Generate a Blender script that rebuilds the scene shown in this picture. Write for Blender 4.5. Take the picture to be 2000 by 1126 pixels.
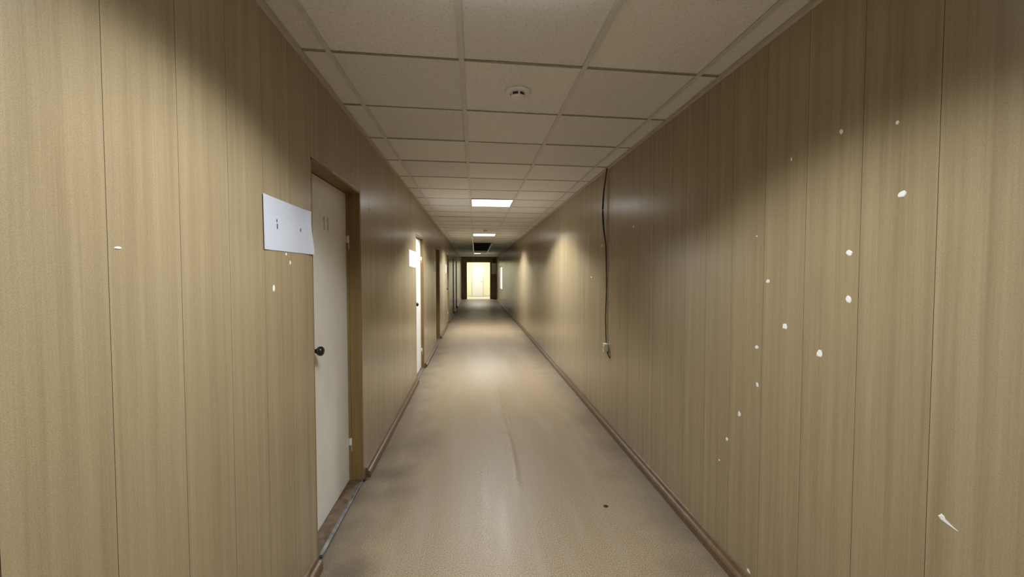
import bpy, bmesh, math, random
from mathutils import Vector, Matrix

# ------------------------------------------------------------------ clear
for o in list(bpy.data.objects):
    bpy.data.objects.remove(o, do_unlink=True)
S = bpy.context.scene
C = S.collection
R = math.radians
random.seed(7)

# ------------------------------------------------------------------ camera
EYE = 1.4747
cd = bpy.data.cameras.new('camera')
cd.sensor_width = 36.0
cd.lens = 802.42 / 2000 * 36.0
cd.clip_start = 0.03
cam = bpy.data.objects.new('camera', cd)
cam.location = (0, 0, EYE)
cam.rotation_euler = (R(90 - 2.0154), 0, R(-5.1332))
C.objects.link(cam)
S.camera = cam

# ------------------------------------------------------------------ world and exposure
w = bpy.data.worlds.new('world'); S.world = w
w.use_nodes = True
w.node_tree.nodes['Background'].inputs[0].default_value = (.5, .55, .6, 1)
w.node_tree.nodes['Background'].inputs[1].default_value = 0.02
S.view_settings.view_transform = 'Standard'
S.view_settings.look = 'None'
S.view_settings.gamma = 1.0
S.view_settings.use_curve_mapping = False
S.view_settings.exposure = 0.12

LIGHT_W = 29.0            # corridor panel power
LIGHT_COL = (.95, .985, 1.0)
SPREAD = R(137)
SPOT_W = 15.8             # each of four spots added below a panel for sharp-edged light on walls
CONE = R(136)
PANEL_EMIT = 2.0          # lit face of a corridor panel

# ------------------------------------------------------------------ plan (metres)
XL, XR, ZC = -0.7957, 1.2662, 2.4882
Y0, Y1 = -5.2, 24.30
CX = 0.239
T = 0.6
GX = [-0.661, -0.061, 0.539, 1.139]     # long grid lines of the ceiling
SK = 0.036                              # rows run slightly askew to the walls
def rowY(i, x): return 2.0096 + T * i + SK * (x - CX)

# ------------------------------------------------------------------ materials
def new_mat(name):
    m = bpy.data.materials.new(name); m.use_nodes = True
    return m, m.node_tree.nodes, m.node_tree.links, m.node_tree.nodes['Principled BSDF']
def N(nodes, t, **kw):
    n = nodes.new(t)
    for k, v in kw.items():
        if k.startswith('i_'): n.inputs[k[2:]].default_value = v
        else: setattr(n, k, v)
    return n
def ramp(nodes, stops):
    r = nodes.new('ShaderNodeValToRGB'); e = r.color_ramp.elements
    while len(e) < len(stops): e.new(0.5)
    for q, (p, c) in zip(e, stops):
        q.position = p; q.color = c if len(c) == 4 else (*c, 1)
    return r
def plain(name, col, rough=.5, metal=0, var=.12, scale=14, spec=.5, bump=0):
    m, n, l, b = new_mat(name)
    g = N(n, 'ShaderNodeNewGeometry')
    t = N(n, 'ShaderNodeTexNoise', i_Scale=scale, i_Detail=4.0)
    l.new(g.outputs['Position'], t.inputs['Vector'])
    r = ramp(n, [(.3, tuple(c * (1 - var) for c in col)), (.7, tuple(min(1, c * (1 + var)) for c in col))])
    l.new(t.outputs['Fac'], r.inputs['Fac']); l.new(r.outputs['Color'], b.inputs['Base Color'])
    b.inputs['Roughness'].default_value = rough; b.inputs['Metallic'].default_value = metal
    b.inputs['Specular IOR Level'].default_value = spec
    if bump:
        bp = N(n, 'ShaderNodeBump', i_Strength=bump, i_Distance=.002)
        l.new(t.outputs['Fac'], bp.inputs['Height']); l.new(bp.outputs['Normal'], b.inputs['Normal'])
    return m
def laminate(name, dark, mid, light, rough=.3, spec=.5):
    """wood-print panel: vertical streaks, fine grain, slow drift along the boards"""
    m, n, l, b = new_mat(name)
    g = N(n, 'ShaderNodeNewGeometry'); oi = N(n, 'ShaderNodeObjectInfo')
    sh = N(n, 'ShaderNodeVectorMath', operation='SCALE'); sh.inputs[0].default_value = (0, 0, 3.0)
    l.new(oi.outputs['Random'], sh.inputs['Scale'])
    ad = N(n, 'ShaderNodeVectorMath', operation='ADD')
    l.new(g.outputs['Position'], ad.inputs[0]); l.new(sh.outputs['Vector'], ad.inputs[1])
    def streak(sx, sz, detail, rough_):
        mp = N(n, 'ShaderNodeMapping'); mp.inputs['Scale'].default_value = (sx, sx, sz)
        l.new(ad.outputs['Vector'], mp.inputs['Vector'])
        t = N(n, 'ShaderNodeTexNoise', i_Scale=1.0, i_Detail=detail, i_Roughness=rough_)
        t.inputs['Distortion'].default_value = .35
        l.new(mp.outputs['Vector'], t.inputs['Vector']); return t
    a = streak(26, .55, 3, .55); f = streak(190, 3.2, 3, .6); c = streak(5, .35, 2, .5)
    m1 = N(n, 'ShaderNodeMath', operation='MULTIPLY'); m1.inputs[1].default_value = .5
    l.new(a.outputs['Fac'], m1.inputs[0])
    m2 = N(n, 'ShaderNodeMath', operation='MULTIPLY_ADD'); m2.inputs[1].default_value = .3
    l.new(f.outputs['Fac'], m2.inputs[0]); l.new(m1.outputs[0], m2.inputs[2])
    m3 = N(n, 'ShaderNodeMath', operation='MULTIPLY_ADD'); m3.inputs[1].default_value = .2
    l.new(c.outputs['Fac'], m3.inputs[0]); l.new(m2.outputs[0], m3.inputs[2])
    r = ramp(n, [(.33, dark), (.5, mid), (.67, light)])
    l.new(m3.outputs[0], r.inputs['Fac'])
    # tiny speckle of the print
    sp = N(n, 'ShaderNodeTexNoise', i_Scale=420.0, i_Detail=1.0)
    l.new(g.outputs['Position'], sp.inputs['Vector'])
    sr = ramp(n, [(.3, (.82, .82, .82)), (.7, (1.1, 1.1, 1.1))]); l.new(sp.outputs['Fac'], sr.inputs['Fac'])
    mx = N(n, 'ShaderNodeMix', data_type='RGBA', blend_type='MULTIPLY'); mx.inputs[0].default_value = .8
    l.new(r.outputs['Color'], mx.inputs[6]); l.new(sr.outputs['Color'], mx.inputs[7])
    l.new(mx.outputs[2], b.inputs['Base Color'])
    b.inputs['Roughness'].default_value = rough
    b.inputs['Specular IOR Level'].default_value = spec
    bp = N(n, 'ShaderNodeBump', i_Strength=.06, i_Distance=.001)
    l.new(f.outputs['Fac'], bp.inputs['Height']); l.new(bp.outputs['Normal'], b.inputs['Normal'])
    return m
def emitter(name, col, strength):
    m, n, l, b = new_mat(name)
    b.inputs['Base Color'].default_value = (.8, .8, .8, 1)
    b.inputs['Emission Color'].default_value = (*col, 1)
    b.inputs['Emission Strength'].default_value = strength
    b.inputs['Roughness'].default_value = .4
    return m

M = {}
M['panel'] = laminate('beige_wood_laminate', (.268, .202, .114), (.330, .256, .150), (.387, .307, .187), .26, .6)
M['groove'] = plain('dark_wall_batten', (.11, .078, .045), .8)
M['jamb'] = laminate('ochre_door_lining', (.16, .095, .03), (.22, .14, .05), (.28, .185, .075), .45)
M['board'] = laminate('red_brown_skirting', (.095, .056, .028), (.135, .083, .043), (.18, .115, .062), .4)
M['skirt_top'] = M['board']
M['white_door'] = plain('white_door_paint', (.78, .77, .72), .45, var=.04, scale=5)
M['brown_door'] = plain('brown_door_paint', (.10, .065, .04), .45)
M['grey_door'] = plain('grey_door_paint', (.13, .12, .13), .45)
M['hinge'] = plain('painted_hinge', (.62, .62, .60), .4)
M['black'] = plain('black_knob_lacquer', (.012, .012, .012), .22)
M['paper'] = plain('white_paper', (.57, .60, .68), .7, var=.02, scale=8)
M['ink'] = plain('dark_ink', (.06, .06, .08), .7)
M['faint_ink'] = plain('faint_ink', (.55, .57, .62), .7)
M['number'] = plain('faded_number_paint', (.40, .40, .36), .6)
M['chip'] = plain('bare_white_core', (.78, .78, .76), .8, var=.05)
M['tbar'] = plain('cream_metal_grid', (.66, .65, .62), .45, var=.05)
M['xbar'] = plain('dark_metal_cross_tee', (.30, .27, .23), .5, var=.2)  # darker tone draws thin lines between the tile rows
M['angle'] = plain('cream_wall_angle', (.52, .47, .38), .5, var=.06)
M['plenum'] = plain('dark_concrete_slab', (.42, .46, .50), .9)
M['lamp_frame'] = plain('white_lamp_frame', (.75, .75, .75), .35, var=.02)
M['lamp_face'] = emitter('lit_lamp_diffuser', (1.0, .99, .97), PANEL_EMIT)
M['lamp_face_strong'] = emitter('lit_lamp_diffuser_strong', (.97, .99, 1.0), 3.0)  # face glow raised for a stronger highlight on the walls
M['lamp_face_soft'] = emitter('lit_lamp_diffuser_soft', (.97, .99, 1.0), .8)  # face glow lowered to keep the upper walls dark
M['added_glow'] = emitter('added_ceiling_glow', (.90, .97, 1.0), 3.5)  # glow added to light up the ceiling beside the overhead fitting
M['lamp_off'] = plain('unlit_lamp_diffuser', (.35, .36, .36), .4)
M['detector'] = plain('white_detector_plastic', (.86, .86, .86), .4, var=.03)
M['slot'] = plain('dark_detector_slot', (.03, .03, .035), .6)
M['cable'] = plain('dark_cable_sheath', (.035, .03, .022), .5)
M['outlet'] = plain('ivory_outlet_plastic', (.55, .50, .38), .4, var=.05)
M['outlet_dark'] = plain('outlet_shadow_slot', (.08, .065, .045), .6)
M['sill'] = plain('worn_brown_sill', (.12, .075, .04), .6, var=.45, scale=22, bump=.3)
M['steel'] = plain('scuffed_steel_edge', (.21, .215, .22), .45, .6, var=.6, scale=13)
M['hole'] = plain('black_hole_edge', (.012, .010, .008), .8)
M['end_brown'] = plain('dark_brown_end_panel', (.24, .17, .13), .5, var=.2, scale=6)
M['yellow_wall'] = plain('pale_yellow_wall_paint', (.80, .78, .56), .6, var=.03)
M['room_floor'] = plain('pale_room_linoleum', (.55, .52, .42), .4)
M['cabinet'] = plain('grey_cabinet_enamel', (.75, .74, .70), .45, var=.08)
M['dark_box'] = plain('black_box_enamel', (.06, .06, .055), .5)
M['pane'] = emitter('daylit_frosted_pane', (1.0, .97, .86), 1.2)
M['win_frame'] = plain('white_window_paint', (.6, .6, .56), .5)

def tile_mat():
    m, n, l, b = new_mat('mineral_fibre_tile')
    g = N(n, 'ShaderNodeNewGeometry'); oi = N(n, 'ShaderNodeObjectInfo')
    t = N(n, 'ShaderNodeTexNoise', i_Scale=150.0, i_Detail=3.0, i_Roughness=.7)
    l.new(g.outputs['Position'], t.inputs['Vector'])
    r = ramp(n, [(.30, (.50, .50, .49)), (.42, (.80, .81, .81)), (.7, (.87, .88, .88))])
    l.new(t.outputs['Fac'], r.inputs['Fac'])
    hs = N(n, 'ShaderNodeMapRange'); hs.inputs['To Min'].default_value = .93; hs.inputs['To Max'].default_value = 1.04
    l.new(oi.outputs['Random'], hs.inputs['Value'])
    mx = N(n, 'ShaderNodeVectorMath', operation='SCALE')
    l.new(r.outputs['Color'], mx.inputs[0]); l.new(hs.outputs['Result'], mx.inputs['Scale'])
    l.new(mx.outputs['Vector'], b.inputs['Base Color'])
    b.inputs['Roughness'].default_value = .9
    bp = N(n, 'ShaderNodeBump', i_Strength=.35, i_Distance=.002)
    l.new(t.outputs['Fac'], bp.inputs['Height']); l.new(bp.outputs['Normal'], b.inputs['Normal'])
    return m
M['tile'] = tile_mat()

def floor_mat():
    m, n, l, b = new_mat('speckled_linoleum')
    g = N(n, 'ShaderNodeNewGeometry')
    t = N(n, 'ShaderNodeTexNoise', i_Scale=190.0, i_Detail=3.0, i_Roughness=.7)
    l.new(g.outputs['Position'], t.inputs['Vector'])
    r = ramp(n, [(.36, (.13, .088, .048)), (.5, (.305, .230, .143)), (.64, (.46, .365, .248))])
    l.new(t.outputs['Fac'], r.inputs['Fac'])
    # traffic wear: pale grey scuffs drawn out along the corridor
    mp = N(n, 'ShaderNodeMapping'); mp.inputs['Scale'].default_value = (7, .7, 1)
    l.new(g.outputs['Position'], mp.inputs['Vector'])
    s = N(n, 'ShaderNodeTexNoise', i_Scale=1.0, i_Detail=5.0, i_Roughness=.65)
    l.new(mp.outputs['Vector'], s.inputs['Vector'])
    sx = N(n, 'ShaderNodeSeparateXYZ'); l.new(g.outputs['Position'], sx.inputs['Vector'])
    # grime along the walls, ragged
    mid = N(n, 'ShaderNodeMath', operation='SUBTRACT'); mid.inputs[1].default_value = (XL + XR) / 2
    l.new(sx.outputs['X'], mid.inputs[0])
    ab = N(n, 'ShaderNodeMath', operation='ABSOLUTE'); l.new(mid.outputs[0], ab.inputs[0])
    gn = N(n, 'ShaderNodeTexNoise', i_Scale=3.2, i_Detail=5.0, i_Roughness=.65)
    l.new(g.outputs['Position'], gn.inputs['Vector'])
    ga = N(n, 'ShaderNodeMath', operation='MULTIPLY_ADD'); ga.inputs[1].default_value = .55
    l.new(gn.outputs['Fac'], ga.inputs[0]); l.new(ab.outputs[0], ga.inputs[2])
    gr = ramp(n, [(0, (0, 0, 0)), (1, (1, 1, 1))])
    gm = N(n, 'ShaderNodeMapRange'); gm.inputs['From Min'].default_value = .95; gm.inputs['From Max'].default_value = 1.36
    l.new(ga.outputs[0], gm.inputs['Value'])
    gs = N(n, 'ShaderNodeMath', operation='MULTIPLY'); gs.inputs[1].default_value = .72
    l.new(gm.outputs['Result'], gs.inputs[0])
    # trodden-in grime patches by the first door
    last = gs.outputs[0]
    for px, py, rad, amt in ((-.70, 3.06, .30, .75), (-.55, 2.80, .24, .5), (-.66, 2.02, .26, .75), (-.58, 3.6, .45, .45), (1.13, 2.6, .3, .35), (1.1, 1.9, .28, .4)):
        ds = N(n, 'ShaderNodeVectorMath', operation='DISTANCE'); ds.inputs[1].default_value = (px, py, 0)
        l.new(g.outputs['Position'], ds.inputs[0])
        dn = N(n, 'ShaderNodeMath', operation='MULTIPLY_ADD'); dn.inputs[1].default_value = -rad * 1.3; 
        l.new(gn.outputs['Fac'], dn.inputs[0]); l.new(ds.outputs['Value'], dn.inputs[2])
        mr = N(n, 'ShaderNodeMapRange', interpolation_type='SMOOTHSTEP'); mr.inputs['From Min'].default_value = rad * .45; mr.inputs['From Max'].default_value = -rad * .7
        mr.inputs['To Max'].default_value = amt; l.new(dn.outputs[0], mr.inputs['Value'])
        mm = N(n, 'ShaderNodeMath', operation='MAXIMUM'); l.new(last, mm.inputs[0]); l.new(mr.outputs['Result'], mm.inputs[1]); last = mm.outputs[0]
    m1 = N(n, 'ShaderNodeMix', data_type='RGBA'); m1.inputs[7].default_value = (.36, .33, .27, 1)
    sw = N(n, 'ShaderNodeMapRange'); sw.inputs['From Min'].default_value = .5; sw.inputs['From Max'].default_value = .8
    sw.inputs['To Max'].default_value = .55
    l.new(s.outputs['Fac'], sw.inputs['Value']); l.new(sw.outputs['Result'], m1.inputs[0])
    l.new(r.outputs['Color'], m1.inputs[6])
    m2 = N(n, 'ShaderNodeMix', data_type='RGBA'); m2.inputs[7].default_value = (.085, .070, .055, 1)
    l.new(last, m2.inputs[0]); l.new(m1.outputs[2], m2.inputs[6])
    l.new(m2.outputs[2], b.inputs['Base Color'])
    rr = N(n, 'ShaderNodeMapRange'); rr.inputs['To Min'].default_value = .30; rr.inputs['To Max'].default_value = .56
    l.new(s.outputs['Fac'], rr.inputs['Value']); l.new(rr.outputs['Result'], b.inputs['Roughness'])
    b.inputs['Specular IOR Level'].default_value = .2
    bp = N(n, 'ShaderNodeBump', i_Strength=.12, i_Distance=.002)
    l.new(s.outputs['Fac'], bp.inputs['Height']); l.new(bp.outputs['Normal'], b.inputs['Normal'])
    return m
M['floor'] = floor_mat()

# ------------------------------------------------------------------ mesh helpers
def mesh_from(verts, faces, mat, name='mesh'):
    me = bpy.data.meshes.new(name); me.from_pydata(verts, [], faces); me.update()
    me.materials.append(M[mat] if isinstance(mat, str) else mat)
    return me
def link(name, me, parent=None, loc=None):
    o = bpy.data.objects.new(name, me); C.objects.link(o)
    if loc is not None: o.location = loc
    if parent is not None: o.parent = parent
    return o
def tag(o, label=None, cat=None, group=None, kind=None):
    if label: o['label'] = label
    if cat: o['category'] = cat
    if group: o['group'] = group
    if kind: o['kind'] = kind
    return o
def empty(name, loc=(0, 0, 0)):
    o = bpy.data.objects.new(name, None); o.location = loc; o.empty_display_size = .1
    C.objects.link(o); return o
def box(bm, x0, x1, y0, y1, z0, z1):
    v = [bm.verts.new(p) for p in ((x0, y0, z0), (x1, y0, z0), (x1, y1, z0), (x0, y1, z0),
                                   (x0, y0, z1), (x1, y0, z1), (x1, y1, z1), (x0, y1, z1))]
    for f in ((0, 3, 2, 1), (4, 5, 6, 7), (0, 1, 5, 4), (1, 2, 6, 5), (2, 3, 7, 6), (3, 0, 4, 7)):
        bm.faces.new([v[i] for i in f])
def done(bm, name, mat, parent=None, bevel=0, smooth=False, loc=None):
    if bevel:
        bmesh.ops.bevel(bm, geom=list(bm.edges), offset=bevel, segments=2, affect='EDGES', profile=.6)
    bmesh.ops.recalc_face_normals(bm, faces=bm.faces)
    me = bpy.data.meshes.new(name); bm.to_mesh(me); bm.free()
    me.materials.append(M[mat])
    if smooth:
        for p in me.polygons: p.use_smooth = True
    return link(name, me, parent, loc)
def boxes(name, mat, lst, parent=None, bevel=0, loc=None):
    bm = bmesh.new()
    for b in lst: box(bm, *b)
    return done(bm, name, mat, parent, bevel, loc=loc)
def lathe(name, mat, prof, axis, loc, parent=None, seg=28):
    """prof: (radius, along) pairs; axis: unit direction of 'along'"""
    bm = bmesh.new(); rings = []
    q = Vector((0, 0, 1)).rotation_difference(Vector(axis))
    for r, h in prof:
        rings.append([bm.verts.new(q @ Vector((r * math.cos(2 * math.pi * k / seg), r * math.sin(2 * math.pi * k / seg), h))) for k in range(seg)])
    for a, b in zip(rings, rings[1:]):
        for k in range(seg):
            bm.faces.new((a[k], a[(k + 1) % seg], b[(k + 1) % seg], b[k]))
    bm.faces.new(rings[0][::-1]); bm.faces.new(rings[-1])
    o = done(bm, name, mat, parent, smooth=True, loc=loc)
    return o
def tube(name, mat, pts, rads, parent=None, seg=10):
    bm = bmesh.new(); rings = []
    P = [Vector(p) for p in pts]
    for i, p in enumerate(P):
        d = (P[min(i + 1, len(P) - 1)] - P[max(i - 1, 0)]).normalized()
        q = Vector((0, 0, 1)).rotation_difference(d)
        rings.append([bm.verts.new(p + q @ Vector((rads[i] * math.cos(2 * math.pi * k / seg), rads[i] * math.sin(2 * math.pi * k / seg), 0))) for k in range(seg)])
    for a, b in zip(rings, rings[1:]):
        for k in range(seg): bm.faces.new((a[k], a[(k + 1) % seg], b[(k + 1) % seg], b[k]))
    bm.faces.new(rings[0][::-1]); bm.faces.new(rings[-1])
    return done(bm, name, mat, parent, smooth=True)
def spline(pts, n=6):
    P = [Vector(p) for p in pts]; out = []
    for i in range(len(P) - 1):
        a, b, c, d = P[max(i - 1, 0)], P[i], P[i + 1], P[min(i + 2, len(P) - 1)]
        for k in range(n):
            t = k / n
            out.append(.5 * ((2 * b) + (c - a) * t + (2 * a - 5 * b + 4 * c - d) * t * t + (3 * b - a - 3 * c + d) * t ** 3))
    out.append(P[-1]); return out

# ------------------------------------------------------------------ doors on the left wall: y0, y1, head, recess, leaf
DOORS = [
    (2.100, 2.965, 2.045, .092, 'white_door'),
    (5.660, 6.500, 2.020, .048, 'white_door'),
    (8.490, 9.400, 2.030, .120, 'brown_door'),
    (11.80, 12.65, 2.030, .045, 'white_door'),
    (14.80, 15.60, 2.030, .110, 'brown_door'),
    (17.10, 18.10, 2.030, .110, 'grey_door'),
]
WIN = (19.2, 21.1, .70, 1.85)           # window in the right wall

# ------------------------------------------------------------------ floor
def ridge(x, y):
    h = 0.0
    for (xa, ya, xb, yb, wd, ht) in ((.300, 2.95, .275, 5.25, .020, .0045), (.345, 3.9, .335, 4.7, .016, .0025), (.05, 2.2, .09, 5.0, .05, .0012)):
        if ya - .3 < y < yb + .3:
            t = (y - ya) / (yb - ya); xc = xa + (xb - xa) * t + .008 * math.sin(y * 4.1)
            e = min(1, max(0, (y - ya + .3) / .4)) * min(1, max(0, (yb + .3 - y) / .4))
            h += ht * e * math.exp(-((x - xc) / wd) ** 2)
    return h
def build_floor():
    xs = [XL - .12]
    x = XL
    while x < XR + .03:
        xs.append(x); x += .012 if -.05 < x < .45 else .06
    xs.append(XR + .06)
    ys = [Y0]
    y = Y0
    while y < Y1:
        y += .05 if 2.2 <= y < 5.8 else .4
        ys.append(min(y, Y1))
    nx = len(xs)
    v = [(x, y, ridge(x, y)) for y in ys for x in xs]
    f = [(j * nx + i, j * nx + i + 1, (j + 1) * nx + i + 1, (j + 1) * nx + i) for j in range(len(ys) - 1) for i in range(nx - 1)]
    me = mesh_from(v, f, 'floor', 'floor')
    for p in me.polygons: p.use_smooth = True
    return link('floor', me)
fl = tag(build_floor(), 'worn beige speckled linoleum floor running down the corridor', 'floor', kind='structure')

# ------------------------------------------------------------------ panelled walls
PT = .012
def plank_mesh(wd, z0, z1):
    """one board, face towards +x, V-chamfered long edges"""
    c = .0004; h = wd / 2 - .0004
    prof = [(-PT, -h), (-c, -h), (0, -h + c), (0, h - c), (-c, h), (-PT, h)]
    v = [(x, y, z) for z in (z0, z1) for x, y in prof]
    n = len(prof)
    f = [(i, (i + 1) % n, n + (i + 1) % n, n + i) for i in range(n)]
    f += [tuple(range(n - 1, -1, -1)), tuple(range(n, 2 * n))]
    me = mesh_from(v, f, 'panel', 'plank'); me.materials.append(M['groove'])
    for i, p in enumerate(me.polygons):
        if i in (0, 1, 3, 4): p.material_index = 1
    return me
_pc = {}
def plank(parent, side, ya, yb, z0, z1):
    wd = round(yb - ya, 4)
    if wd < .004: return
    k = (wd, z0, z1)
    if k not in _pc: _pc[k] = plank_mesh(*k)
    o = link('plank', _pc[k], parent, ((XL if side < 0 else XR), (ya + yb) / 2, 0))
    if side > 0: o.rotation_euler = (0, 0, math.pi)
def cells(start, pitch, ya, yb, cuts):
    e = [ya, yb] + [c for c in cuts if ya < c < yb]
    k = math.ceil((ya - start) / pitch)
    while start + k * pitch < yb:
        y = start + k * pitch
        if all(abs(y - q) > .012 for q in e): e.append(y)
        k += 1
    e = sorted(e); return list(zip(e, e[1:]))
ZT = ZC + .012
# left wall: battens with door openings, boards in front
segs = []; y = Y0
for (a, b, h, r, l_) in DOORS:
    segs.append((y, a, 0)); segs.append((a, b, h)); y = b
segs.append((y, Y1, 0))
wl = boxes('wall_left', 'groove', [(XL - .16, XL - PT, a, b, z, ZT) for a, b, z in segs])
tag(wl, 'left corridor wall of beige wood-print boards with six doors', 'wall', kind='structure')
for a, b in cells(.971, .2235, Y0, Y1, [q for d in DOORS for q in d[:2]]):
    z0 = 0.0
    for d in DOORS:
        if a >= d[0] - 1e-4 and b <= d[1] + 1e-4: z0 = d[2]
    plank(wl, -1, a, b, z0, ZT)
# right wall with a window far down
wr = boxes('wall_right', 'groove', [(XR + PT, XR + .16, Y0, WIN[0], 0, ZT), (XR + PT, XR + .16, WIN[1], Y1, 0, ZT),
                                    (XR + PT, XR + .16, WIN[0], WIN[1], 0, WIN[2]), (XR + PT, XR + .16, WIN[0], WIN[1], WIN[3], ZT)])
tag(wr, 'right corridor wall of beige wood-print boards with white chipped spots', 'wall', kind='structure')
for a, b in cells(1.027, .2260, Y0, Y1, WIN[:2]):
    if a >= WIN[0] - 1e-4 and b <= WIN[1] + 1e-4:
        plank(wr, 1, a, b, 0.0, WIN[2]); plank(wr, 1, a, b, WIN[3], ZT)
    else:
        plank(wr, 1, a, b, 0.0, ZT)
# corridor end behind the viewer
wf = boxes('wall_front', 'groove', [(XL - .1, XR + .1, Y0 - .1, Y0 - PT, 0, ZT)])
tag(wf, 'corridor end wall of wood-print boards behind the viewer', 'wall', kind='structure')
x = XL
while x < XR - .01:
    xb = min(x + .2235, XR)
    k = (round(xb - x, 4), 0.0, ZT)
    if k not in _pc: _pc[k] = plank_mesh(*k)
    o = link('plank', _pc[k], wf, ((x + xb) / 2, Y0, 0)); o.rotation_euler = (0, 0, math.pi / 2)
    x = xb

# chips knocked out of the boards, white core showing
def chip(parent, side, y, z, wd, ht, tail=False):
    n = 9; rnd = random.Random(int(y * 1000) + int(z * 777))
    X = XL + .0004 if side < 0 else XR - .0004; s = 1 if side < 0 else -1
    rim = []
    for k in range(n):
        a = 2 * math.pi * k / n; q = rnd.uniform(.72, 1.12)
        rim.append((y + .5 * wd * q * math.cos(a), z + .5 * ht * q * math.sin(a)))
    v = [(X, p[0], p[1]) for p in rim]
    v += [(X + s * .0012, y + (p[0] - y) * .7, z + (p[1] - z) * .7) for p in rim]
    v += [(X - s * .0012, p[0], p[1]) for p in rim]
    f = [tuple(range(n, 2 * n))]
    for k in range(n):
        j = (k + 1) % n
        f += [(k, j, n + j, n + k), (2 * n + k, 2 * n + j, j, k)]
    bm = bmesh.new(); me = mesh_from(v, f, 'chip', 'chipped_spot'); bm.from_mesh(me)
    bmesh.ops.recalc_face_normals(bm, faces=bm.faces); bm.to_mesh(me); bm.free()
    link('chipped_spot', me, parent)
for c in ((1.123, 1.712, .027, .023), (1.143, 1.930, .012, .014), (1.335, 1.968, .016, .019), (1.559, 1.934, .009, .016),
          (1.290, 1.546, .027, .021), (1.289, 1.389, .025, .026), (1.573, 1.260, .031, .026), (1.739, 1.144, .025, .019),
          (1.400, 1.181, .030, .028), (1.754, 1.645, .010, .009), (1.677, 1.443, .024, .017), (1.730, .976, .018, .024),
          (1.852, .803, .022, .029), (1.944, .641, .024, .020), (2.005, .505, .016, .009), (.988, .812, .020, .018),
          (1.763, .092, .026, .022), (4.024, 1.760, .05, .020), (4.398, 1.440, .05, .020), (3.212, 1.856, .03, .018)):
    chip(wr, 1, *c)
# the long splinter of the lowest near chip
bm = bmesh.new()
vs = [bm.verts.new(p) for X in (XR - .0018, XR + .002) for p in ((X, .990, .817), (X, .984, .804), (X, .966, .800), (X, .950, .797), (X, .967, .805))]
bm.faces.new(vs[:5]); bm.faces.new(vs[5:])
for k in range(5): bm.faces.new((vs[k], vs[(k + 1) % 5], vs[5 + (k + 1) % 5], vs[5 + k]))
done(bm, 'splinter', 'chip', wr)

for c in ((.997, 1.533, .019, .007), (1.708, 1.417, .020, .030), (1.858, 1.523, .016, .020), (1.821, 1.558, .014, .014)):
    chip(wl, -1, *c)
lathe('nail_hole', 'hole', [(.008, -.001), (.008, .0008), (.004, .0012)], (1, 0, 0), (XL, 3.208, 1.965), wl, 12)

# ------------------------------------------------------------------ skirting boards
def skirting(root, side, a, b):
    """stepped skirting profile run along y"""
    s = 1 if side < 0 else -1; X = XL if side < 0 else XR
    prof = [(0, 0), (.036, 0), (.036, .036), (.030, .046), (.018, .050), (.012, .068), (0, .070)]
    n = len(prof)
    v = [(X + s * px, y, pz + .001) for y in (a, b) for px, pz in prof]
    f = [(i, (i + 1) % n, n + (i + 1) % n, n + i) for i in range(n)] + [tuple(range(n)), tuple(range(2 * n - 1, n - 1, -1))]
    me = mesh_from(v, f, 'board', 'skirting_board')
    bm = bmesh.new(); bm.from_mesh(me); bmesh.ops.recalc_face_normals(bm, faces=bm.faces); bm.to_mesh(me); bm.free()
    link('skirting_board', me, root)
bl = tag(empty('baseboard_left', (0, 0, 0)), 'red-brown wooden skirting along the left wall between the doors', 'baseboard', kind='structure')
br = tag(empty('baseboard_right', (0, 0, 0)), 'continuous red-brown wooden skirting along the right wall', 'baseboard', kind='structure')
y = Y0
for d in DOORS + [(Y1, 0)]:
    a = y + (.05 if y > 0 else 0); e = d[0] - .02
    while a < e - .01:
        q = min(a + 2.4, e) if e - a > 2.9 else e
        skirting(bl, -1, a, q - .002); a = q
    y = d[1]
a = Y0
while a < Y1 - .01:
    q = min(a + 2.45, Y1); skirting(br, 1, a, q - .002); a = q

# ------------------------------------------------------------------ ceiling: slab above, grid, tiles
ce = boxes('ceiling', 'plenum', [(XL - .16, XR + .16, Y0 - .1, Y1 + .1, 2.92, 3.02)])
tag(ce, 'suspended ceiling of speckled square tiles in a metal grid', 'ceiling', kind='structure')
boxes('plenum_side', 'plenum', [(XL - .16, XL - .1, Y0, Y1, ZT, 2.92)], ce)
boxes('plenum_side', 'plenum', [(XR + .1, XR + .16, Y0, Y1, ZT, 2.92)], ce)
LIT = {-10: 1, 6: 1, 14: 1}       # rows holding a lit panel in the middle column
HALF = 30
OPEN = set(range(19, 27))                # middle column tiles that are missing
COLS = [(XL, GX[0]), (GX[0], GX[1]), (GX[1], GX[2]), (GX[2], GX[3]), (GX[3], XR)]
_tc = {}
def tile_mesh(ci):
    x0, x1 = COLS[ci]; xm = (x0 + x1) / 2
    g = .0035; hx = (x1 - x0) / 2 - g; hy = T / 2 - g
    v = []
    for z, k in ((0.0, .006), (.004, 0), (.015, 0)):
        for sx, sy in ((-1, -1), (1, -1), (1, 1), (-1, 1)):
            px = sx * (hx - k); py = sy * (hy - k) + SK * px
            v.append((px, py, z))
    f = [(3, 2, 1, 0), (8, 9, 10, 11)]
    for r in (0, 4):
        for k in range(4):
            j = (k + 1) % 4; f.append((r + k, r + j, r + 4 + j, r + 4 + k))
    return mesh_from(v, f, 'tile', 'ceiling_tile')
I0, I1 = -12, 37
rt = random.Random(3)
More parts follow.
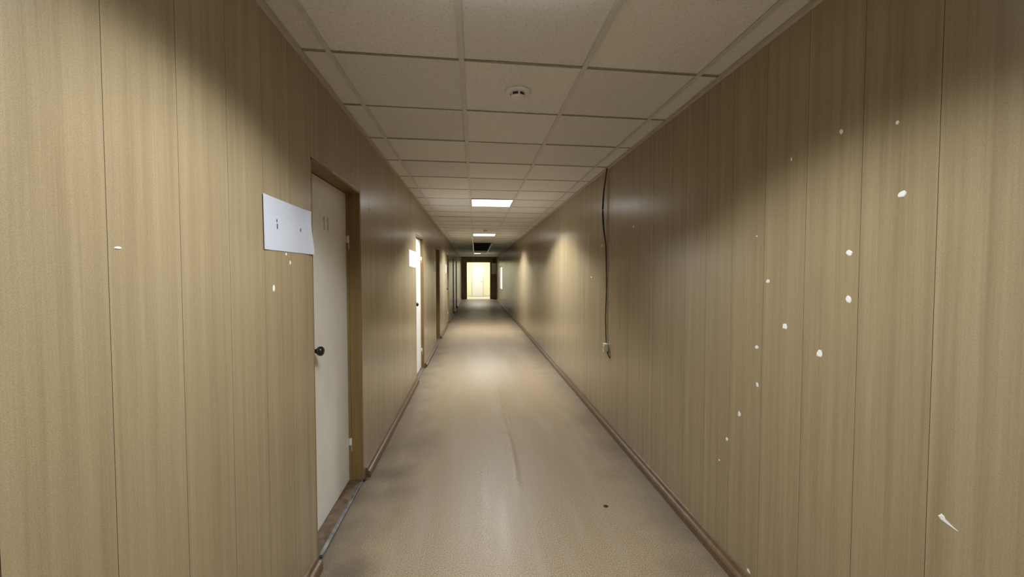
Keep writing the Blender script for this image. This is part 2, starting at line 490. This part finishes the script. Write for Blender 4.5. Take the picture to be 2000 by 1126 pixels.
for ci in range(5):
    _tc[ci] = tile_mesh(ci); xm = sum(COLS[ci]) / 2
    for i in range(I0, I1):
        if ci == 2 and (i in LIT or i == HALF or i in OPEN): continue
        if rowY(i + 1, xm) > Y1 + .3 or rowY(i, xm) < Y0 - .4: continue
        o = link('ceiling_tile', _tc[ci], ce, (xm, (rowY(i, xm) + rowY(i + 1, xm)) / 2, ZC + rt.uniform(0, .0035)))
        o.rotation_euler = (R(rt.uniform(-.18, .18)), R(rt.uniform(-.12, .12)), 0)
for k, gx in enumerate(GX):              # main runners
    boxes('main_runner', 'tbar', [(gx - .012, gx + .012, Y0, Y1, ZC - .0045, ZC - .0015), (gx - .001, gx + .001, Y0, Y1, ZC, ZC + .035)], ce)
for x0, ya, yb in ((GX[1], 11.1, 18.3), (GX[2], 13.6, 18.2)):   # white bars added under the runners, standing in for edges catching light
    boxes('main_runner', 'lamp_frame', [(x0 - .017, x0 + .017, ya, yb, ZC - .055, ZC - .030)], ce, .002)
boxes('cross_tee', 'lamp_frame', [(GX[1] + .018, GX[2] - .018, 18.18, 18.21, ZC - .055, ZC - .030)], ce, .002)  # white bar added likewise for a tee catching light
for i in range(I0, I1):                  # cross tees
    bm = bmesh.new()
    for (x0, x1) in COLS:
        a, b = x0 + .0125, x1 - .0125
        if x0 == XL: a = XL + .001
        if x1 == XR: b = XR - .001
        v = []
        for z in (ZC - .003, ZC - .0005):
            for px, s in ((a, -1), (b, -1), (b, 1), (a, 1)):
                v.append(bm.verts.new((px, rowY(i, px) + s * .0045, z)))
        for f in ((3, 2, 1, 0), (4, 5, 6, 7), (0, 1, 5, 4), (1, 2, 6, 5), (2, 3, 7, 6), (3, 0, 4, 7)):
            bm.faces.new([v[j] for j in f])
    if Y0 + .1 < rowY(i, CX) < Y1 - .1: done(bm, 'cross_tee', 'xbar', ce)
    else: bm.free()
# angle trims where tiles meet the walls
tag(boxes('trim_1', 'angle', [(XL, XL + .019, Y0, Y1, ZC - .0035, ZC - .001), (XL, XL + .0015, Y0, Y1, ZC - .019, ZC - .001)]),
    'thin cream metal angle between ceiling tiles and left wall', 'trim', kind='structure')
tag(boxes('trim_2', 'angle', [(XR - .019, XR, Y0, Y1, ZC - .0035, ZC - .001), (XR - .0015, XR, Y0, Y1, ZC - .019, ZC - .001)]),
    'thin cream metal angle between ceiling tiles and right wall', 'trim', kind='structure')

# ------------------------------------------------------------------ ceiling lights
def lamp(root, loc, power, sx, sy):
    power, side = power if isinstance(power, tuple) else (power, power)
    ld = bpy.data.lights.new('lamp', 'AREA'); ld.shape = 'RECTANGLE'
    ld.size = sx; ld.size_y = sy; ld.spread = SPREAD; ld.energy = LIGHT_W * power; ld.color = LIGHT_COL
    lo = bpy.data.objects.new('lamp', ld); C.objects.link(lo); lo.location = loc; lo.parent = root
    for ax in (-1, 1):  # added spots that shape the panel's light on the walls
        for ay in (-1, 1):
            sd = bpy.data.lights.new('emitter', 'SPOT'); sd.energy = SPOT_W * side * sx / .54; sd.color = LIGHT_COL
            sd.spot_size = CONE; sd.spot_blend = .22; sd.shadow_soft_size = .04
            so = bpy.data.objects.new('emitter', sd); C.objects.link(so); so.parent = root
            so.location = (loc[0] + ax * sx * .26, loc[1] + ay * sy * .26, loc[2] - .012)
def ceiling_light(i, label, power, half=False, dx=0, drop=0, face='lamp_face'):
    yc = rowY(i, CX) + T / 2
    t = tag(empty('ceiling_light', (CX + dx, yc, ZC - drop)), label, 'ceiling light', 'square panel lights down the middle of the ceiling')
    h = .294; q = .278; up = drop - .006 if drop else .05
    boxes('frame', 'lamp_frame', [(-h, h, -h, -q, -.006, up), (-h, h, q, h, -.006, up), (-h, -q, -q, q, -.006, up), (q, h, -q, q, -.006, up)], t)
    boxes('housing', 'lamp_frame', [(-h, h, -h, h, up, up + .002 if drop else .06)], t)
    if half:
        boxes('diffuser', 'lamp_face', [(-q, 0.03, -q, q, -.003, .002)], t)
        d = boxes('unlit_diffuser', 'lamp_off', [(0.032, q, -q, q, -.003, .002)], t); d['label'] = 'dark unlit half of the panel'
        lamp(t, (-.13, 0, -.007), power, .27, .54)
    else:
        boxes('diffuser', face, [(-q, q, -q, q, -.003, .002)], t)
        if drop:                         # glowing sides added to brighten the ceiling around the fitting
            g = h + .002
            for b in ((-g, g, -g, -h, .002, up), (-g, g, h, g, .002, up), (-g, -h, -h, h, .002, up), (h, g, -h, h, .002, up)):
                boxes('added_glow_side', 'added_glow', [b], t)
        lamp(t, (0, 0, -.007), power, .54, .54)
    return t
ceiling_light(-10, 'unseen square panel light added in the ceiling behind the viewer', (1.6, 1.4))  # unseen lamp, power raised to bounce light onto the near ceiling
ceiling_light(-2, 'lit square panel light mounted under the ceiling overhead, just above the picture', (.74, .84), dx=-.13, drop=.055, face='lamp_face_soft')
ceiling_light(6, 'nearest white panel light in view, glowing between the ceiling tiles', (.5, 3.5), face='lamp_face_strong')
ceiling_light(14, 'second white panel light down the corridor, before the missing tiles', (1.2, 2.9), face='lamp_face_strong')
ceiling_light(HALF, 'half-lit far panel light near the corridor end', .1, True)

# ------------------------------------------------------------------ smoke detectors
def detector(i, label):
    y = rowY(i, CX) + T / 2
    t = tag(empty('smoke_detector', (CX, y, ZC)), label, 'smoke detector', 'round detectors on the ceiling')
    lathe('base', 'detector', [(.070, 0), (.070, -.008), (.064, -.013), (.050, -.015)], (0, 0, 1), (0, 0, 0), t)
    lathe('chamber', 'slot', [(.040, -.014), (.040, -.030)], (0, 0, 1), (0, 0, 0), t)
    for k in range(6):
        a = 2 * math.pi * (k + .5) / 6 + .10
        bm = bmesh.new(); box(bm, .036, .043, -.0045, .0045, -.031, -.014)
        bmesh.ops.rotate(bm, verts=bm.verts, cent=(0, 0, 0), matrix=Matrix.Rotation(a, 3, 'Z'))
        done(bm, 'rib', 'detector', t)
    lathe('cap', 'detector', [(.043, -.030), (.043, -.033), (.034, -.040), (.015, -.043), (.004, -.0435)], (0, 0, 1), (0, 0, 0), t)
    return t
detector(0, 'nearest round white smoke detector in the middle ceiling tile')
detector(12, 'farther round smoke detector just before the second panel light')

# ------------------------------------------------------------------ doors
def corridor_door(n, d, label, full):
    y0, y1, head, rec, leafm = d
    t = tag(empty('door_%d' % n, (XL, y0, 0)), label, 'door', kind='structure')
    W = y1 - y0; D = .158
    # lining: two sides and head, local x measured out of the wall
    for name, b in (('door_lining', (-D, -.001, .0, .014, .0, head)), ('door_lining', (-D, -.001, W - .014, W, .0, head)),
                    ('door_lining', (-D, -.001, .0, W, head - .014, head))):
        boxes(name, 'jamb', [b], t, .001)
    # rebate stop behind which the leaf shuts
    boxes('door_stop', 'jamb', [(-rec + .002, -rec + .016, W - .026, W - .014, .02, head - .014)], t)
    leaf = boxes('door_leaf', leafm, [(-rec - .04, -rec, .016, W - .018, .022, head - .018)], t, .002)
    sill = boxes('sill', 'sill', [(-D, -.012, .0, W, -.002, .018)], t, .003)
    boxes('sill_strip', 'steel', [(-.016, .003, .06, W - .05, .004, .0205)], t, .002)
    boxes('dark_gap', 'hole', [(-rec + .004, .012, W - .012, W + .012, .0, .018)], t, .003)  # black block for the dark hole at the broken base corner
    # knob
    kz = 1.055; ky = .21 if full else .09
    lathe('rose', 'black', [(.031, 0), (.031, .004), (.026, .009), (.012, .012)], (1, 0, 0), (-rec, ky, kz), leaf)
    lathe('knob', 'black', [(.011, .008), (.010, .022), (.016, .028), (.0235, .036), (.0265, .045), (.0255, .054), (.020, .062), (.011, .066), (.002, .067)],
          (1, 0, 0), (-rec, ky, kz), leaf)
    for hz in (.27, 1.69):
        hg = lathe('hinge', 'hinge', [(.0095, 0), (.0105, .004), (.0105, .048), (.0095, .0505)], (0, 0, 1), (-rec + .010, W - .020, hz), leaf)
        lathe('hinge', 'hinge', [(.0075, -.046), (.0085, -.042), (.0085, -.002), (.0075, 0)], (0, 0, 1), (-rec + .010, W - .017, hz), leaf)
        boxes('hinge_plate', 'hinge', [(-rec, -rec + .003, W - .050, W - .022, hz - .0, hz + .05)], leaf)
    return t, leaf
dl = ['nearest white door in left wall with black knob and faded number',
      'second white door in left wall, beyond a white paper sheet',
      'third door in left wall, deep in its brown lining',
      'fourth door in left wall, a pale door edge showing',
      'fifth dark brown door in left wall, near the corridor end',
      'last dark grey door in left wall before the end doorway']
for k, d in enumerate(DOORS):
    t, leaf = corridor_door(k + 1, d, dl[k], k == 0)
    if k == 0:
        # faded painted numerals, two upright strokes with flags
        for yy in (.430, .490):
            x = -d[3] + .0008; z = 1.735
            bm = bmesh.new()
            box(bm, x - .002, x, yy - .007, yy + .007, z, z + .08)
            v = [bm.verts.new(p) for p in ((x, yy - .006, z + .075), (x, yy - .022, z + .058), (x, yy - .017, z + .053), (x, yy - .006, z + .062))]
            bm.faces.new(v)
            done(bm, 'numeral', 'number', leaf)
        # pale edge strip under the head of the opening
        boxes('head_strip', 'angle', [(-.004, .0015, .30, d[1] - d[0] - .004, d[2] - .001, d[2] + .012)], t, .001)

# ------------------------------------------------------------------ paper sheets beside the doors
def sheet(label, corners, curl=0, marks=False):
    (ya, za), (yb, zb), (yc, zc), (yd, zd) = corners      # top near, bottom near, top far, bottom far
    nu, nv = 16, 8; v = []
    for s in (0, 1):
        for j in range(nv + 1):
            for i in range(nu + 1):
                u, q = i / nu, j / nv
                yt = ya + (yc - ya) * u; yb_ = yb + (yd - yb) * u
                zt = za + (zc - za) * u; zb_ = zb + (zd - zb) * u
                yy = yt + (yb_ - yt) * q; zz = zt + (zb_ - zt) * q
                if curl: yy -= curl * max(0, (u - .8) / .2) ** 2 * math.sin(math.pi * min(1, q * 1.25))
                lift = .0015 + (.010 * max(0, (u - .78) / .22) ** 2 + .003 * max(0, (.1 - u) / .1) if curl else 0)
                v.append((XL + lift + (.0006 if s else 0), yy, zz))
    n = (nu + 1) * (nv + 1); f = []
    for j in range(nv):
        for i in range(nu):
            a = j * (nu + 1) + i; b = a + 1; c = b + nu + 1; d_ = a + nu + 1
            f += [(n + a, n + d_, n + c, n + b), (a, b, c, d_)]
    me = mesh_from(v, f, 'paper', 'paper_sheet')
    for p in me.polygons: p.use_smooth = True
    o = link('paper_sheet', me)
    tag(o, label, 'paper', 'white paper sheets pinned beside the doors')
    if marks:
        X = XL + .0024
        for name, mat, lst in (('printed_mark', 'ink', [(1.736, 1.744, 1.683, 1.695)]), ('printed_mark', 'ink', [(1.738, 1.747, 1.656, 1.677)]),
                               ('printed_mark', 'ink', [(1.960, 1.969, 1.668, 1.682)]), ('printed_mark', 'faint_ink', [(1.964, 1.973, 1.655, 1.663)]),
                               ('faint_line', 'faint_ink', [(1.715, 1.905, 1.7215, 1.7235)]), ('faint_line', 'faint_ink', [(1.80, 1.93, 1.7065, 1.7085)]),
                               ('faint_line', 'faint_ink', [(1.94, 2.00, 1.712, 1.716)])):
            boxes(name, mat, [(X - .0004, X, a, b, z0, z1) for a, b, z0, z1 in lst], o)
    return o
sheet('large white paper sheet with two dark marks beside the nearest door', ((1.629, 1.779), (1.632, 1.569), (2.065, 1.775), (2.099, 1.570)), .012, True)
sheet('white paper sheet beside the second door in left wall', ((5.07, 1.775), (5.07, 1.57), (5.62, 1.77), (5.62, 1.56)))
sheet('small pale paper sheet beside the third door in left wall', ((8.06, 1.73), (8.06, 1.525), (8.42, 1.73), (8.42, 1.525)))
sheet('farthest small white paper sheet beside the fourth door', ((11.25, 1.735), (11.25, 1.50), (11.66, 1.735), (11.66, 1.50)))

# ------------------------------------------------------------------ outlet and cable on the right wall
cp = [(XR - .008, 3.867, 2.486), (XR - .016, 3.885, 2.38), (XR - .026, 3.905, 2.26), (XR - .030, 3.915, 2.08), (XR - .022, 3.905, 1.90),
      (XR - .010, 3.879, 1.745), (XR - .008, 3.86, 1.50), (XR - .008, 3.853, 1.30), (XR - .011, 3.862, 1.053), (XR - .010, 3.842, .815)]
cp = spline(cp, 6)
cr = [.0055 + .0035 * math.exp(-((p.z - 2.05) / .26) ** 2) for p in cp]
tag(tube('cable', 'cable', cp, cr), 'dark cable hanging down right wall from ceiling to ivory outlet', 'cable')
t = tag(empty('wall_outlet', (XR, 3.842, .76)), 'small ivory surface-mounted outlet at the end of dark cable', 'outlet')
boxes('back_box', 'outlet', [(-.030, 0, -.032, .032, -.038, .040)], t, .004)
boxes('face_plate', 'outlet', [(-.037, -.030, -.028, .028, -.034, .028)], t, .003)
boxes('top_ledge', 'detector', [(-.036, -.002, -.031, .031, .040, .046)], t, .002)
for zz in (-.010, .012):
    lathe('socket_hole', 'outlet_dark', [(.006, 0), (.006, .0012)], (-1, 0, 0), (-.0368, 0, zz), t, 12)
tg = spline([(XR - .006, 3.815, .735), (XR - .010, 3.795, .722), (XR - .010, 3.765, .702), (XR - .006, 3.742, .685)], 6)
tag(tube('wire_stub', 'cable', tg, [.005] * len(tg)), 'short dark wire stub poking out below the ivory outlet', 'wire')

# ------------------------------------------------------------------ floor spot
lathe('floor_plug', 'hole', [(.0155, .0), (.0155, .0012), (.013, .0022), (.004, .0024)], (0, 0, 1), (.823, 2.499, .0), None, 16)
tag(bpy.data.objects['floor_plug'], 'small round black spot on the linoleum near right wall', 'spot')

# ------------------------------------------------------------------ window in right wall
wn = tag(empty('window_1', (XR, WIN[0], WIN[2])), 'narrow bright window far down the right wall', 'window', kind='structure')
W = WIN[1] - WIN[0]; H = WIN[3] - WIN[2]
for b in ((.0, .12, 0, .04, 0, H), (.0, .12, W - .04, W, 0, H), (.0, .12, .04, W - .04, 0, .04), (.0, .12, .04, W - .04, H - .04, H)):
    boxes('window_frame', 'win_frame', [b], wn, .004)
boxes('mullion', 'win_frame', [(.03, .07, W / 2 - .02, W / 2 + .02, .04, H - .04)], wn, .004)
for a, b in ((.04, W / 2 - .02), (W / 2 + .02, W - .04)):
    boxes('window_pane', 'pane', [(.045, .053, a, b, .04, H - .04)], wn)

# ------------------------------------------------------------------ corridor end: dark wall, doorway, bright room
OX0, OX1, OZ = -.478, .880, 2.16
wb = boxes('wall_back', 'end_brown', [(XL - .16, OX0, Y1, Y1 + .14, 0, 2.92), (OX1, XR + .16, Y1, Y1 + .14, 0, 2.92), (OX0, OX1, Y1, Y1 + .14, OZ, 2.92)])
tag(wb, 'dark brown end wall around the bright doorway', 'wall', kind='structure')
for b in ((OX0 - .07, OX0, Y1 - .018, Y1, 0, OZ + .07), (OX1, OX1 + .07, Y1 - .018, Y1, 0, OZ + .07), (OX0, OX1, Y1 - .018, Y1, OZ, OZ + .07)):
    boxes('doorway_casing', 'end_brown', [b], wb, .004)
RX0, RX1, RY1, RZ = -1.3, 1.75, 27.05, 2.62
tag(boxes('floor_far', 'room_floor', [(RX0, RX1, Y1, RY1 + .1, -.05, 0)]), 'pale floor of the bright room beyond the doorway', 'floor', kind='structure')
tag(boxes('ceiling_far', 'lamp_frame', [(RX0 - .1, RX1 + .1, Y1 + .14, RY1 + .1, RZ, RZ + .05)]), 'white ceiling of the bright room beyond the doorway', 'ceiling', kind='structure')
tag(boxes('wall_far', 'yellow_wall', [(RX0, RX1, RY1, RY1 + .1, 0, RZ)]), 'pale yellow far wall of the bright room', 'wall', kind='structure')
tag(boxes('wall_far_left', 'yellow_wall', [(RX0 - .1, RX0, Y1 + .14, RY1 + .1, 0, RZ)]), 'pale yellow left wall of the bright room', 'wall', kind='structure')
tag(boxes('wall_far_right', 'yellow_wall', [(RX1, RX1 + .1, Y1 + .14, RY1 + .1, 0, RZ)]), 'pale yellow right wall of the bright room', 'wall', kind='structure')
tag(boxes('baseboard_far', 'win_frame', [(RX0, -.23, RY1 - .015, RY1, 0, .07), (.57, RX1, RY1 - .015, RY1, 0, .07)]), 'pale skirting along the far wall of the bright room', 'baseboard', kind='structure')
t = tag(empty('door_7', (-.165, RY1, 0)), 'white door in the bright room beyond the doorway', 'door', kind='structure')
DW, DH = .672, 1.97
leaf = boxes('door_leaf', 'lamp_frame', [(0, DW, -.02, .0, .03, DH)], t, .003)
for b in ((-.06, 0, -.03, 0, 0, DH + .06), (DW, DW + .06, -.03, 0, 0, DH + .06), (0, DW, -.03, 0, DH, DH + .06)):
    boxes('door_frame', 'win_frame', [b], t, .003)
boxes('lock_plate', 'cabinet', [(DW - .085, DW - .045, -.024, -.02, .92, 1.12)], leaf, .001)
boxes('door_handle', 'cabinet', [(DW - .15, DW - .055, -.06, -.045, 1.00, 1.02), (DW - .075, DW - .055, -.06, -.02, 1.00, 1.02)], leaf)
t = tag(empty('ceiling_light', (.2, 25.6, RZ)), 'bright panel light on the ceiling of the room beyond the doorway', 'ceiling light')
boxes('frame', 'lamp_frame', [(-.30, .30, -.30, .30, -.03, 0)], t, .004)
boxes('diffuser', 'lamp_face', [(-.28, .28, -.28, .28, -.034, -.0305)], t)
ld = bpy.data.lights.new('lamp', 'AREA'); ld.shape = 'RECTANGLE'; ld.size = .54; ld.size_y = .54; ld.energy = 74; ld.color = (1, .97, .86)
lo = bpy.data.objects.new('lamp', ld); C.objects.link(lo); lo.location = (0, 0, -.04); lo.parent = t

# boxes at the right of the doorway
t = tag(empty('electrical_cabinet', (1.115, Y1, 1.48)), 'grey metal cabinet on the end wall right of the doorway', 'cabinet')
boxes('body', 'cabinet', [(-.135, .135, -.13, -.0, 0, .63)], t, .004)
dr = boxes('cabinet_door', 'cabinet', [(-.118, .118, -.142, -.13, .018, .612)], t, .003)
boxes('latch', 'dark_box', [(-.105, -.090, -.150, -.142, .27, .33)], dr)
t = tag(empty('junction_box', (1.15, Y1, 2.14)), 'black box above the grey cabinet at corridor end', 'box')
boxes('body', 'dark_box', [(-.115, .105, -.16, -.0, 0, .23)], t, .004)
boxes('lid', 'dark_box', [(-.12, .11, -.172, -.16, -.004, .234)], t, .003)
